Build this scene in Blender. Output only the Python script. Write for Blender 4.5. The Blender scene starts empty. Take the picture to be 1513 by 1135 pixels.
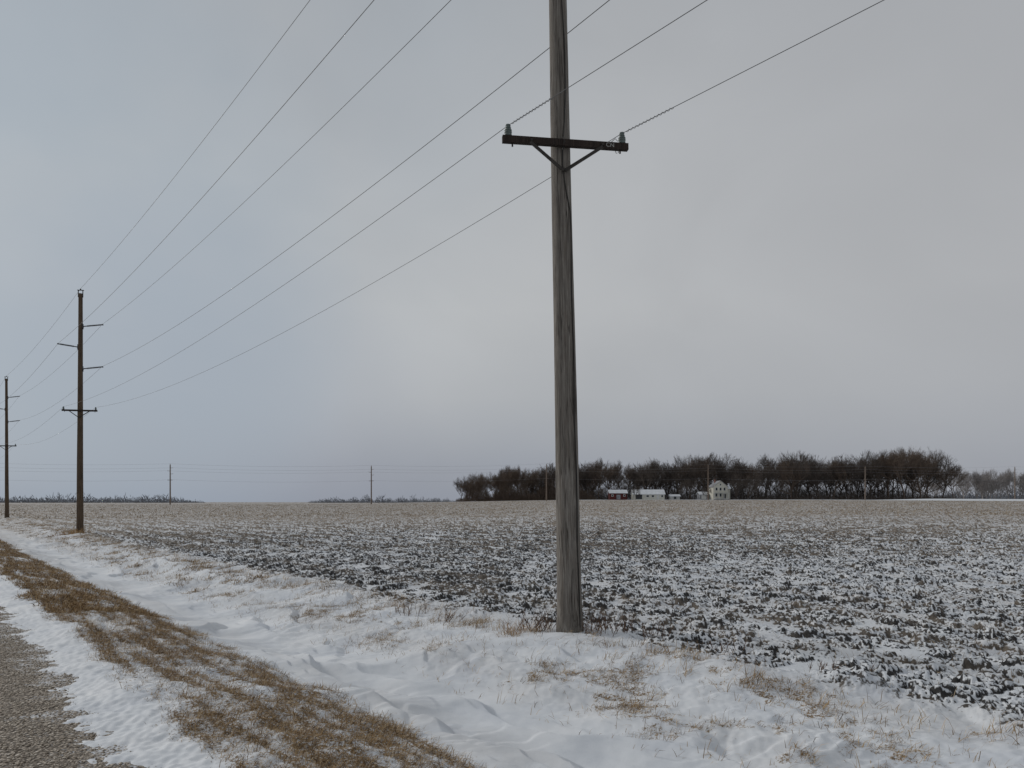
import bpy, math, random
import numpy as np
from mathutils import Vector, Matrix
rng = np.random.default_rng(7)
random.seed(7)
scene = bpy.context.scene
COL = scene.collection
EYE = 1.7
SN, CS = math.sin(math.radians(39.03)), math.cos(math.radians(39.03))   # direction of road / power line

# ------------------------------------------------------------------ helpers
def mk_mesh(name, V, F, smooth=False, tri=None):
    V = np.asarray(V, dtype=np.float32); me = bpy.data.meshes.new(name)
    F = np.asarray(F, dtype=np.int32); k = F.shape[1]
    T = None if tri is None else np.asarray(tri, dtype=np.int32)
    nl = F.size + (0 if T is None else T.size); npoly = len(F) + (0 if T is None else len(T))
    me.vertices.add(len(V)); me.vertices.foreach_set("co", V.ravel())
    me.loops.add(nl); me.polygons.add(npoly)
    li = F.ravel(); st = np.arange(len(F)) * k
    if T is not None:
        st = np.concatenate([st, F.size + np.arange(len(T)) * 3]); li = np.concatenate([li, T.ravel()])
    me.loops.foreach_set("vertex_index", li.astype(np.int32))
    me.polygons.foreach_set("loop_start", st.astype(np.int32))
    if smooth: me.polygons.foreach_set("use_smooth", np.ones(npoly, dtype=bool))
    me.update(calc_edges=True); me.validate()
    return me

def add_obj(name, me, mat=None, parent=None, loc=(0, 0, 0), rot=(0, 0, 0)):
    o = bpy.data.objects.new(name, me); COL.objects.link(o)
    if mat is not None and me is not None and len(me.materials) == 0: me.materials.append(mat)
    o.location = loc; o.rotation_euler = rot
    if parent is not None: o.parent = parent
    return o

def tag(o, label=None, category=None, group=None, kind=None):
    if label: o["label"] = label
    if category: o["category"] = category
    if group: o["group"] = group
    if kind: o["kind"] = kind
    return o

class MB:
    """collects pieces into one mesh"""
    def __init__(s): s.v = []; s.q = []; s.t = []
    def add(s, V, Q=(), T=()):
        b = len(s.v); s.v += [tuple(p) for p in V]
        s.q += [tuple(b + i for i in f) for f in Q]; s.t += [tuple(b + i for i in f) for f in T]
    def box(s, c, d, M=None, bev=0.0):
        x, y, z = d[0] / 2, d[1] / 2, d[2] / 2
        V = [Vector((sx * x, sy * y, sz * z)) for sz in (-1, 1) for sy in (-1, 1) for sx in (-1, 1)]
        if M is not None: V = [M @ p for p in V]
        V = [p + Vector(c) for p in V]
        s.add(V, [(0, 2, 3, 1), (4, 5, 7, 6), (0, 1, 5, 4), (2, 6, 7, 3), (0, 4, 6, 2), (1, 3, 7, 5)])
    def tube(s, pts, rad, n=8, cap=True):
        pts = [Vector(p) for p in pts]
        if not hasattr(rad, '__len__'): rad = [rad] * len(pts)
        ref = Vector((0, 0, 1)); V = []; Q = []; T = []
        t0 = (pts[1] - pts[0]).normalized()
        if abs(t0.dot(ref)) > .9: ref = Vector((1, 0, 0))
        for i, p in enumerate(pts):
            t = (pts[min(i + 1, len(pts) - 1)] - pts[max(i - 1, 0)]).normalized()
            a = (ref - t * ref.dot(t)).normalized(); ref = a; b = t.cross(a)
            for j in range(n):
                an = 2 * math.pi * j / n
                V.append(p + (a * math.cos(an) + b * math.sin(an)) * rad[i])
        for i in range(len(pts) - 1):
            for j in range(n):
                Q.append((i * n + j, i * n + (j + 1) % n, (i + 1) * n + (j + 1) % n, (i + 1) * n + j))
        if cap:
            V.append(pts[0]); V.append(pts[-1]); a, b = len(V) - 2, len(V) - 1; m = (len(pts) - 1) * n
            for j in range(n):
                T.append((a, (j + 1) % n, j)); T.append((b, m + j, m + (j + 1) % n))
        s.add(V, Q, T)
    def mesh(s, name, smooth=False):
        me = bpy.data.meshes.new(name); me.from_pydata(s.v, [], s.q + s.t); me.update()
        if smooth:
            me.polygons.foreach_set("use_smooth", np.ones(len(me.polygons), dtype=bool))
        return me

# ------------------------------------------------------------------ numpy noise
N = 1024
perm = rng.permutation(N)
def tab(seed): return np.random.default_rng(seed).random(N)
ANG = tab(11) * 2 * np.pi; GX, GY = np.cos(ANG), np.sin(ANG); RA, RB, RC = tab(12), tab(13), tab(14)
def hsh(ix, iy, s): return perm[(perm[(ix + s * 131) & 1023] + iy) & 1023]
def pn(x, y, s=0):
    ix = np.floor(x).astype(np.int64); iy = np.floor(y).astype(np.int64); fx = x - ix; fy = y - iy
    u = fx * fx * fx * (fx * (fx * 6 - 15) + 10); w = fy * fy * fy * (fy * (fy * 6 - 15) + 10)
    def g(a, b):
        h = hsh(ix + a, iy + b, s); return GX[h] * (fx - a) + GY[h] * (fy - b)
    n0 = g(0, 0) * (1 - u) + g(1, 0) * u; n1 = g(0, 1) * (1 - u) + g(1, 1) * u
    return (n0 * (1 - w) + n1 * w) * 1.5
def chunk(x, y, s, rr_, tl):
    """tilted irregular lumps, one per cell"""
    ix = np.floor(x).astype(np.int64); iy = np.floor(y).astype(np.int64)
    best = np.zeros(x.shape)
    for a in (-1, 0, 1):
        for b in (-1, 0, 1):
            h = hsh(ix + a, iy + b, s)
            dx = x - (ix + a + RA[h]); dy = y - (iy + b + RB[h])
            sx_ = .75 + .6 * RB[(h * 7) & 1023]
            c_, s_ = GX[h], GY[h]; px_ = (dx * c_ + dy * s_) * sx_; py_ = (-dx * s_ + dy * c_) / sx_
            d2 = (px_ * px_ + py_ * py_) / (rr_ * rr_)
            hh = np.clip(1 - d2, 0, 1) ** .8 * (.3 + .9 * RC[h]) * np.clip(1 + tl * px_ / rr_, 0, 2)
            best = np.maximum(best, hh)
    return best
def sstep(a, b, x):
    t = np.clip((x - a) / (b - a), 0, 1); return t * t * (3 - 2 * t)

# ------------------------------------------------------------------ terrain
def zbroad(x, y):
    d = np.sqrt(x * x + y * y) + 1e-6; az = x / np.maximum(np.abs(y), .3 * d)
    A = 1.0 + 1.45 * sstep(-.25, .12, az) - .45 * sstep(.35, .75, az)
    t = np.clip((d - 30) / 240, 0, 1); s = t ** .75
    s = np.where(d > 270, 1 + (.12 + .26 * sstep(.48, .58, az)) * sstep(270, 330, d), s)
    z = A * s
    far = sstep(360, 900, d)
    return z * (1 - far) + far * .6
def clod(x, y):
    wx = x + .05 * pn(x * 7, y * 7, 1) + .035 * pn(x * 19, y * 19, 2)
    wy = y + .05 * pn(x * 7, y * 7, 3) + .035 * pn(x * 19, y * 19, 4)
    h = .085 * np.clip(chunk(wx / .44, wy / .44, 8, .66, .5) - .25, 0, 2)
    h = h + .05 * chunk(wx / .21, wy / .21, 5, .64, .7)
    h = h + .026 * chunk(wx / .095 + 31, wy / .095, 6, .62, .6) + .020 * np.abs(pn(x * 13, y * 13, 9)) + .02 * pn(x * 4, y * 4, 10)
    hs = .038 + .035 * pn(x * .7, y * .7, 7)
    return np.maximum(h, hs)
PV = [-60, -9, -8, 0.9, 1.5, 2.0, 2.5, 2.9, 3.6, 4.2, 5.0, 5.6, 6.2, 9]
PZ = [-.1, -.1, .05, .10, .13, .10, .04, -.07, -.24, -.26, -.16, -.06, 0, 0]
def uv(x, y): return -SN * x + CS * y, CS * x + SN * y
def xy(u, v): return -SN * u + CS * v, CS * u + SN * v
def terrain(x, y, full=False):
    u, v = uv(x, y); d = np.sqrt(x * x + y * y)
    z = (np.interp(v - .15, PV, PZ) + np.interp(v, PV, PZ) + np.interp(v + .15, PV, PZ)) / 3
    z = z + zbroad(x, y)
    near = 1 - sstep(60, 160, d)
    wa = .93 * x + .36 * y; wb = -.36 * x + .93 * y       # along / across the wind
    warp = .5 * pn(x * .5, y * .5, 20)
    # second wind set, running down to the lower right of the verge
    wc = .80 * x - .60 * y; wd = .60 * x + .80 * y
    def saw(t):      # asymmetric sharp-crested ripple
        f = t - np.floor(t); return np.where(f < .78, f / .78, (1 - f) / .22)
    q1 = saw(wd * 1.15 + 1.1 * pn(wc * .5, wd * .6, 51) + .30 * pn(x * 1.7, y * 1.7, 52))
    q2 = saw(wd * 3.4 + 1.8 * pn(wc * .7, wd * 1.1, 53) + .35 * pn(x * 4, y * 4, 54))
    q3 = saw(wb * 5.5 + 2.2 * pn(wa * .6, wb * 1.0, 57) + .3 * pn(x * 5, y * 5, 58))
    am1 = sstep(-.3, .4, pn(wc * .45, wd * .7, 55)); am2 = sstep(-.3, .4, pn(wc * .8, wd * 1.3, 56)); am3 = sstep(-.1, .5, pn(wa * .5, wb * .8, 59))
    drift = .07 * pn(wa * .3, wb * .7 + warp, 21) + .085 * q1 * am1 + .024 * q2 * am2 + .016 * q3 * am3 + .003 * pn(x * 9, y * 9, 24)
    offroad = sstep(.9, 1.9, v)
    polegap = np.exp(-((x - .35) / 1.1) ** 2 - ((y - 9.2) / .8) ** 2)
    fe = v - (6.1 + .35 * pn(u * .5, v * 0 + 3.3, 25) + .12 * pn(u * 2.3, v, 26) + .3 * pn(x * 2, y * 2, 49)) - 1.6 * polegap
    fm = sstep(0, .7, fe)
    gm0 = sstep(1.25, 1.6, v + .3 * pn(u * .8, v * 0, 29)) * (1 - sstep(2.8, 3.15, v + .2 * pn(u * .9, v * 0 + 9, 30)))
    z = z + drift * offroad * (1 - .75 * fm) * (1 - .5 * gm0) * (.35 + .65 * near) * (1 - .45 * polegap)
    bank = sstep(4.2, 4.8, v) * (1 - fm) * (1 - polegap)
    bl = pn(x * 1.1, y * 1.1, 27)
    z = z + bank * (.03 * np.clip(bl, 0, 1) + .012 * pn(x * 6, y * 6, 28) + .006 * pn(x * 15, y * 15, 38)) * near
    z = z + gm0 * (.025 * np.clip(pn(x * 3, y * 3, 31), -.3, 1) + .014 * pn(x * 11, y * 11, 32)) * near
    # drifts banked round the near pole: crest just in front of it, long slope to the ditch
    for (mx, my, sx, sb, sf_, rot, hh) in ((-.25, 8.75, 1.05, .5, .55, .12, .14), (1.15, 8.35, .8, .5, .35, -.5, .10), (2.0, 7.2, .9, .4, .14, -.75, .09), (-1.9, 8.3, 1.1, .5, .16, .4, .07), (.1, 7.3, 1.3, .6, .12, -.35, .08), (-1.2, 6.6, 1.0, .45, .11, .3, .05), (1.2, 6.0, 1.1, .5, .11, -.5, .08)):
        a = (x - mx) * math.cos(rot) + (y - my) * math.sin(rot); b = -(x - mx) * math.sin(rot) + (y - my) * math.cos(rot)
        b = b + .12 * pn(a * 1.5, b * 0 + 2.2, 39)
        sg = np.where(b > 0, sb, sf_)
        z = z + hh * np.exp(-(a / sx) ** 2 - np.abs(b / sg) ** 1.6)
    th = .055 * np.clip((v - (1.14 + .34 * pn(u * .7, v * .8, 33) + .26 * pn(wa * 1.1, wb * 4.0, 34) + .12 * pn(x * 6, y * 6, 48) + .16 * pn(x * 16, y * 16, 35))) / .8, -.8, .5)
    z = z + th * (1 - sstep(1.3, 1.9, v)) * sstep(-8.5, -8, v)
    cl = clod(x, y); camp = fm * (.35 + .65 * (1 - sstep(60, 170, d))) * (1 - sstep(270, 290, d) * .7)
    z = z + cl * camp
    if not full: return z
    e = .025
    gx_ = (clod(x + e, y) - cl) / e; gy_ = (clod(x, y + e) - cl) / e
    sl = np.sqrt(gx_ ** 2 + gy_ ** 2)
    low = .35 * pn(x * .09, y * .12, 40) + .3 * pn(x * .5, y * .5, 41)
    row = np.sin((v + .1 * pn(u * .1, v * 0, 50)) * 2 * np.pi / 1.5)
    bias = -.20 + .30 * sstep(5, 17, u) * (1 - .45 * sstep(30, 90, d)) + low * .5 + .20 * row * sstep(15, 40, d)
    yard = sstep(262, 275, d) * sstep(.04, .10, x / np.maximum(y, 1)) * (y > 0)
    soil = fm * sstep(.22, .82, sl + bias + .32 * pn(x * 13, y * 13, 42) + .2 * pn(x * 5, y * 5, 62)) * (1 - yard)
    soil = np.where(v < -8, 0, soil)
    g = gm0 * (.36 + .38 * sstep(-.45, .4, pn(x * 1.3, y * 1.3, 43) * .3 + 1.1 * pn(u * .5, v * 8, 44) + .5 * pn(x * 8, y * 8, 47)))
    g = np.maximum(g, bank * .58 * sstep(.15, .65, pn(x * 1.4, y * 1.4, 45) + .8 * pn(x * 7, y * 7, 46)))
    stub = np.clip((.05 + .95 * sstep(18, 85, d) + .3 * low + .15 * row), 0, 1) * (1 - yard)
    return z, soil, g, stub, fm * (1 - yard)

ang = np.concatenate([np.radians(np.arange(-180, -50, 2.0)), np.radians(np.linspace(-50, 50, 1400)), np.radians(np.arange(52, 180, 2.0))])
rad = np.concatenate([[.02, .6, 1.2, 1.8, 2.4], np.geomspace(3, 40, 800, endpoint=False), np.geomspace(40, 400, 230, endpoint=False), np.geomspace(400, 7000, 40)])
R, A = np.meshgrid(rad, ang, indexing='ij')
X = R * np.sin(A); Y = R * np.cos(A)
Z, SOIL, GR, STUB, FLD = terrain(X.ravel(), Y.ravel(), True)
nr, na = R.shape
ii, jj = np.meshgrid(np.arange(nr - 1), np.arange(na), indexing='ij'); j2 = (jj + 1) % na
F = np.stack([ii * na + jj, ii * na + j2, (ii + 1) * na + j2, (ii + 1) * na + jj], -1).reshape(-1, 4)[:, ::-1]
gme = mk_mesh("ground", np.stack([X.ravel(), Y.ravel(), Z], -1), F, smooth=True)
for nm, arr in (("soil", SOIL), ("thatch", GR), ("stubble", STUB), ("field", FLD)):
    at = gme.attributes.new(nm, 'FLOAT', 'POINT'); at.data.foreach_set("value", arr.astype(np.float32))

# ------------------------------------------------------------------ materials
def new_mat(name):
    m = bpy.data.materials.new(name); m.use_nodes = True; nt = m.node_tree; b = nt.nodes["Principled BSDF"]
    b.inputs["Specular IOR Level"].default_value = .3
    return m, nt, b
def nd(nt, t, **kw):
    n = nt.nodes.new(t)
    for k, v in kw.items():
        if hasattr(n, k): setattr(n, k, v)
        else: n.inputs[k].default_value = v
    return n
def ramp(nt, src, stops):
    r = nt.nodes.new("ShaderNodeValToRGB"); el = r.color_ramp.elements
    el[0].position, el[0].color = stops[0][0], (*stops[0][1], 1)
    el[1].position, el[1].color = stops[-1][0], (*stops[-1][1], 1)
    for p, c in stops[1:-1]:
        e = el.new(p); e.color = (*c, 1)
    nt.links.new(src, r.inputs[0]); return r.outputs[0]
def noise(nt, vec, scale, detail=4, rough=.55, dist=0):
    n = nt.nodes.new("ShaderNodeTexNoise"); n.inputs["Scale"].default_value = scale; n.inputs["Detail"].default_value = detail
    n.inputs["Roughness"].default_value = rough; n.inputs["Distortion"].default_value = dist
    if vec is not None: nt.links.new(vec, n.inputs["Vector"])
    return n.outputs["Fac"]
def mapr(nt, src, a, b, c=0., d=1.):
    m = nt.nodes.new("ShaderNodeMapRange"); m.inputs[1].default_value = a; m.inputs[2].default_value = b
    m.inputs[3].default_value = c; m.inputs[4].default_value = d; nt.links.new(src, m.inputs[0]); return m.outputs[0]
def math_(nt, op, a, b):
    m = nt.nodes.new("ShaderNodeMath"); m.operation = op
    for i, s in enumerate((a, b)):
        if isinstance(s, (int, float)): m.inputs[i].default_value = s
        else: nt.links.new(s, m.inputs[i])
    return m.outputs[0]
def mixc(nt, f, a, b, bt='MIX'):
    m = nt.nodes.new("ShaderNodeMix"); m.data_type = 'RGBA'; m.blend_type = bt
    if isinstance(f, (int, float)): m.inputs[0].default_value = f
    else: nt.links.new(f, m.inputs[0])
    for k, s in ((6, a), (7, b)):
        if isinstance(s, tuple): m.inputs[k].default_value = (*s, 1)
        else: nt.links.new(s, m.inputs[k])
    return m.outputs[2]
def bump(nt, h, b, strength=.5, dist=.02):
    n = nt.nodes.new("ShaderNodeBump"); n.inputs["Strength"].default_value = strength; n.inputs["Distance"].default_value = dist
    nt.links.new(h, n.inputs["Height"]); nt.links.new(n.outputs[0], b.inputs["Normal"])
def attr(nt, n):
    a = nt.nodes.new("ShaderNodeAttribute"); a.attribute_name = n; return a.outputs["Fac"]

# ground
mg, nt, b = new_mat("snowy_ground")
geo = nd(nt, "ShaderNodeNewGeometry").outputs["Position"]
n_f = noise(nt, geo, 28, 5, .65); n_h = noise(nt, geo, 75, 3, .6)
snowc = ramp(nt, noise(nt, geo, 1.3, 5), [(.3, (.50, .53, .58)), (.5, (.60, .625, .66)), (.7, (.67, .685, .71))])
darks = ramp(nt, n_f, [(.3, (.009, .009, .010)), (.55, (.027, .026, .026)), (.78, (.08, .074, .068))])
tan = ramp(nt, noise(nt, geo, 11, 4), [(.3, (.14, .11, .082)), (.55, (.255, .205, .155)), (.75, (.38, .325, .265))])
fld = attr(nt, "field")
dust = math_(nt, 'MULTIPLY', math_(nt, 'SUBTRACT', noise(nt, geo, 38, 5, .75), .475), math_(nt, 'MULTIPLY', fld, 2.3))
sfa = math_(nt, 'ADD', attr(nt, "soil"), math_(nt, 'MULTIPLY', math_(nt, 'SUBTRACT', n_f, .5), 1.0))
sf = mapr(nt, math_(nt, 'ADD', sfa, dust), .34, .74)
stf = math_(nt, 'MULTIPLY', mapr(nt, noise(nt, geo, 3.5, 5, .7), .32, .50), attr(nt, "stubble"))
soilc = mixc(nt, stf, darks, tan)
c1 = mixc(nt, sf, snowc, soilc)
c1 = mixc(nt, math_(nt, 'MULTIPLY', stf, .68), c1, tan)
thc = ramp(nt, noise(nt, geo, 22, 5, .7), [(.3, (.065, .043, .025)), (.5, (.19, .128, .066)), (.7, (.35, .25, .14))])
n_t = noise(nt, geo, 42, 5, .75)
tf = mapr(nt, math_(nt, 'ADD', attr(nt, "thatch"), math_(nt, 'MULTIPLY', math_(nt, 'SUBTRACT', n_t, .5), 2.8)), .50, .72)
c2 = mixc(nt, tf, c1, thc)
nt.links.new(c2, b.inputs["Base Color"]); b.inputs["Roughness"].default_value = .75
hh = math_(nt, 'ADD', math_(nt, 'MULTIPLY', n_f, .7), math_(nt, 'MULTIPLY', n_h, .3))
bs = nt.nodes.new("ShaderNodeBump"); bs.inputs["Distance"].default_value = .02; nt.links.new(hh, bs.inputs["Height"])
nt.links.new(mapr(nt, fld, 0, 1, .18, .9), bs.inputs["Strength"]); nt.links.new(bs.outputs[0], b.inputs["Normal"])
ground = add_obj("ground", gme, mg); tag(ground, "snow dusted ploughed field, ditch and roadside verge", "ground", kind="structure")

# road
mr, nt, b = new_mat("gravel_road")
geo = nd(nt, "ShaderNodeNewGeometry").outputs["Position"]
def vor(s):
    vo = nt.nodes.new("ShaderNodeTexVoronoi"); vo.inputs["Scale"].default_value = s; nt.links.new(geo, vo.inputs["Vector"])
    sep = nt.nodes.new("ShaderNodeSeparateColor"); nt.links.new(vo.outputs["Color"], sep.inputs[0]); return vo, sep
vo, sep = vor(46); vo2, sep2 = vor(95)
st_ = [(.0, (.08, .064, .05)), (.35, (.20, .165, .13)), (.6, (.33, .28, .225)), (.85, (.48, .42, .35)), (1, (.64, .59, .52))]
pc = mixc(nt, mapr(nt, sep.outputs[1], .45, .5), ramp(nt, sep.outputs[0], st_), ramp(nt, sep2.outputs[0], st_))
c = mixc(nt, mapr(nt, vo.outputs["Distance"], .35, .7), pc, (.08, .064, .05))
uvn = nt.nodes.new("ShaderNodeVectorMath"); uvn.operation = 'DOT_PRODUCT'; uvn.inputs[1].default_value = (CS, SN, 0); nt.links.new(geo, uvn.inputs[0])
sn_ = math_(nt, 'ADD', noise(nt, geo, 2.6, 8, .74), mapr(nt, uvn.outputs["Value"], .5, 1.4, -.12, .22))
c = mixc(nt, mapr(nt, math_(nt, 'ADD', sn_, math_(nt, 'MULTIPLY', math_(nt, 'SUBTRACT', vo.outputs["Distance"], .4), .3)), .59, .69, 0, .9), c, (.58, .60, .635))
nt.links.new(c, b.inputs["Base Color"]); b.inputs["Roughness"].default_value = .85
bump(nt, math_(nt, 'SUBTRACT', 1.0, vo.outputs["Distance"]), b, .9, .016)
us = np.concatenate([np.linspace(-20, 40, 121), np.geomspace(41, 400, 60)]); vs = np.linspace(-7.6, 1.62, 24)
U, Vv = np.meshgrid(us, vs, indexing='ij'); rx, ry = xy(U.ravel(), Vv.ravel())
rz = .10 + zbroad(rx, ry) - .05 * sstep(1.4, 1.62, Vv.ravel())
nu, nv = U.shape; i2, j2_ = np.meshgrid(np.arange(nu - 1), np.arange(nv - 1), indexing='ij')
RF = np.stack([i2 * nv + j2_, (i2 + 1) * nv + j2_, (i2 + 1) * nv + j2_ + 1, i2 * nv + j2_ + 1], -1).reshape(-1, 4)[:, ::-1]
road = add_obj("road", mk_mesh("road", np.stack([rx, ry, rz], -1), RF, True), mr)
tag(road, "worn brown gravel surfaced road edged with blown snow", "road", kind="structure")

def simple(name, c1, c2, scale=8, rough=.8, stretch=None, bmp=0, dist=.01, lo=.35, hi=.65):
    m, nt, b = new_mat(name)
    tc = nd(nt, "ShaderNodeTexCoord").outputs["Object"]
    if stretch:
        mp = nt.nodes.new("ShaderNodeMapping"); mp.inputs["Scale"].default_value = stretch; nt.links.new(tc, mp.inputs[0]); tc = mp.outputs[0]
    f = noise(nt, tc, scale, 5, .6)
    nt.links.new(ramp(nt, f, [(lo, c1), (hi, c2)]), b.inputs["Base Color"]); b.inputs["Roughness"].default_value = rough
    if bmp: bump(nt, f, b, bmp, dist)
    return m
def grass_mat(name, stops):
    m, nt, b = new_mat(name); a = nt.nodes.new("ShaderNodeAttribute"); a.attribute_name = "tone"
    nt.links.new(ramp(nt, a.outputs["Fac"], stops), b.inputs["Base Color"]); b.inputs["Roughness"].default_value = .7
    return m
m_grass = grass_mat("dry_grass", [(0, (.08, .05, .026)), (.35, (.22, .138, .063)), (.7, (.41, .28, .14)), (1, (.57, .44, .27))])
m_tuft = grass_mat("orange_dry_grass", [(0, (.14, .07, .025)), (.5, (.30, .17, .07)), (1, (.48, .32, .15))])
m_stub = grass_mat("dry_stubble", [(0, (.10, .07, .045)), (.5, (.27, .205, .13)), (1, (.48, .39, .27))])
m_weed = grass_mat("dead_weed_stems", [(0, (.05, .028, .018)), (1, (.17, .10, .06))])

# pebbles
npb = 34000
pu = rng.uniform(2.5, 14, npb) ; pvv = rng.uniform(-1.5, 1.6, npb)
px, py = xy(pu, pvv); pz = .10 + zbroad(px, py); ok = terrain(px, py) < pz + .008
px, py, pz = px[ok], py[ok], pz[ok]; n = len(px); s = rng.uniform(.004, .012, n)
octv = np.array([[1, 0, 0], [-1, 0, 0], [0, 1, 0], [0, -1, 0], [0, 0, .6], [0, 0, -.4]])
PVt = (octv[None] * rng.uniform(.6, 1.3, (n, 6, 3)) * s[:, None, None]) + np.stack([px, py, pz + s * .2], -1)[:, None]
of = np.array([[0, 2, 4], [2, 1, 4], [1, 3, 4], [3, 0, 4], [2, 0, 5], [1, 2, 5], [3, 1, 5], [0, 3, 5]])
PF = (of[None] + 6 * np.arange(n)[:, None, None]).reshape(-1, 3)
pme = mk_mesh("gravel", PVt.reshape(-1, 3), PF)
at = pme.attributes.new("tone", 'FLOAT', 'POINT'); at.data.foreach_set("value", np.repeat(rng.random(n), 6).astype(np.float32))
m_peb = grass_mat("loose_gravel", [(0, (.12, .095, .07)), (.6, (.34, .285, .225)), (1, (.62, .56, .48))])
tag(add_obj("gravel", pme, m_peb), "loose gravel chips on the road edge", "gravel", kind="stuff")

# ------------------------------------------------------------------ grass blades
def blades(cx, cy, per, spread, lmin, lmax, width, lean=(.5, .2), leanamt=.9, wscale=None, upr=.5):
    n = len(cx); bx = np.repeat(cx, per) + rng.normal(0, 1, n * per) * spread; by = np.repeat(cy, per) + rng.normal(0, 1, n * per) * spread
    bz = terrain(bx, by) - .01
    m = n * per; L = rng.uniform(lmin, lmax, m) * np.repeat(rng.uniform(.6, 1.2, n), per)
    dx = lean[0] * leanamt + rng.normal(0, .55, m); dy = lean[1] * leanamt + rng.normal(0, .55, m); dz = np.abs(rng.normal(upr, .3, m)) + .08
    D = np.stack([dx, dy, dz], -1); D /= np.linalg.norm(D, axis=1)[:, None]
    W = width * rng.uniform(.6, 1.4, m)
    S = np.stack([-D[:, 1], D[:, 0], np.zeros(m)], -1) + rng.normal(0, .3, (m, 3)); S /= np.linalg.norm(S, axis=1)[:, None]
    P = np.stack([bx, by, bz], -1); D2 = D.copy(); D2[:, 2] -= rng.uniform(.2, .9, m); D2 /= np.linalg.norm(D2, axis=1)[:, None]
    Mi = P + D * (L * .55)[:, None]; T = Mi + D2 * (L * .45)[:, None]
    h = (W / 2)[:, None]
    V = np.stack([P - S * h, P + S * h, Mi + S * h * .8, Mi - S * h * .8, T], 1).reshape(-1, 3)
    o = 5 * np.arange(m)[:, None]
    Q = o + np.array([[0, 1, 2, 3]]); Tt = o + np.array([[3, 2, 4]])
    tone = np.repeat(np.clip(np.repeat(rng.uniform(.1, .8, n), per) + rng.normal(0, .2, m), 0, 1), 5)
    return V, Q, Tt, tone
def blade_obj(name, parts, mat, label, cat):
    Vs, Qs, Ts, To = [], [], [], []; off = 0
    for V, Q, T, t in parts:
        Vs.append(V); Qs.append(Q + off); Ts.append(T + off); To.append(t); off += len(V)
    me = mk_mesh(name, np.concatenate(Vs), np.concatenate(Qs), tri=np.concatenate(Ts))
    a = me.attributes.new("tone", 'FLOAT', 'POINT'); a.data.foreach_set("value", np.concatenate(To).astype(np.float32))
    return tag(add_obj(name, me, mat), label, cat, kind="stuff")
def clumps(n, u0, u1, v0, v1, thr, power=1.0, wid=.35):
    u = u0 + (u1 - u0) * rng.random(n) ** power; v = rng.uniform(v0, v1, n); x, y = xy(u, v)
    g = terrain(x, y, True)[2]
    ok = rng.random(n) < sstep(thr, thr + wid, g)
    return x[ok], y[ok]
LN = (.5, -.25)
parts = []
x, y = clumps(24000, 1, 14, 1.1, 3.3, .24, 1.2, .5); parts.append(blades(x, y, 8, .04, .04, .12, .0034, LN, 1.1, upr=.55))
x, y = clumps(20000, 12, 40, 1.1, 3.3, .24, 1.3, .45); parts.append(blades(x, y, 7, .05, .05, .14, .008, LN, 1.0, upr=.5))
x, y = clumps(11000, 35, 110, 1.1, 3.3, .22, 1.3, .4); parts.append(blades(x, y, 5, .10, .08, .18, .022, LN, 1.0, upr=.45))
blade_obj("verge_grass", parts, m_grass, "flattened straw brown dry grass along the road verge poking through snow", "grass")
parts = []
x, y = clumps(15000, -4, 16, 4.0, 6.4, .06); parts.append(blades(x, y, 7, .035, .04, .14, .0036, (.5, -.1), .9, upr=.55))
x, y = clumps(13000, 16, 80, 4.0, 6.4, .06, 1.3); parts.append(blades(x, y, 6, .06, .06, .18, .010, (.5, -.1), .9, upr=.5))
u = rng.uniform(-3, 40, 2400); v = rng.uniform(4.2, 6.2, 2400); x, y = xy(u, v); parts.append(blades(x, y, 3, .03, .06, .17, .004, (.4, -.1), .6, upr=.8))
u = rng.uniform(-3, 60, 900); v = 6.1 + rng.normal(0, .22, 900); x, y = xy(u, v); parts.append(blades(x, y, 12, .05, .06, .20, .005, (.4, -.1), .6, upr=.8))
blade_obj("ditch_bank_grass", parts, m_grass, "sparse tan grass tufts on the snowy ditch bank", "grass")
parts = []
def fieldpts(n, r0, r1, p=1.0):
    r = r0 + (r1 - r0) * rng.random(n) ** p; a = np.radians(rng.uniform(-46, 46, n)); x = r * np.sin(a); y = r * np.cos(a)
    ok = uv(x, y)[1] > 6.5; return x[ok], y[ok]
x, y = fieldpts(11000, 6, 30); parts.append(blades(x, y, 3, .05, .04, .13, .004, (.1, 0), .3, upr=.6))
x, y = fieldpts(20000, 25, 80); parts.append(blades(x, y, 3, .12, .06, .18, .012, (.1, 0), .3, upr=.7))
x, y = fieldpts(32000, 70, 260); parts.append(blades(x, y, 3, .3, .1, .22, .05, (.1, 0), .3, upr=.8))
blade_obj("field_stubble", parts, m_stub, "broken tan crop stubble scattered over the snowy field", "stubble")

def tuft(name, pts_, cnt, spread, l0, l1, mat, label, cat, w=.004, up=.8, lean=(-.3, 0)):
    V, Q, T, t = blades(np.array([p[0] for p in pts_]), np.array([p[1] for p in pts_]), cnt, spread, l0, l1, w, lean, .5, upr=up)
    me = mk_mesh(name, V, Q, tri=T); a = me.attributes.new("tone", 'FLOAT', 'POINT'); a.data.foreach_set("value", t.astype(np.float32))
    return tag(add_obj(name, me, mat), label, cat, kind="stuff")
tuft("dry_grass_clump", [(-.02, 9.35), (.08, 9.5), (.25, 9.6), (1.0, 9.3)], 42, .08, .12, .34, m_tuft, "orange brown dry grass clump beside the pole base", "grass", .005)
tuft("dry_grass_clump", [(-21.3, 36.2), (-21.9, 36.0)], 100, .3, .2, .45, m_tuft, "brown grass clump on the snowy verge", "grass", .02)

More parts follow.
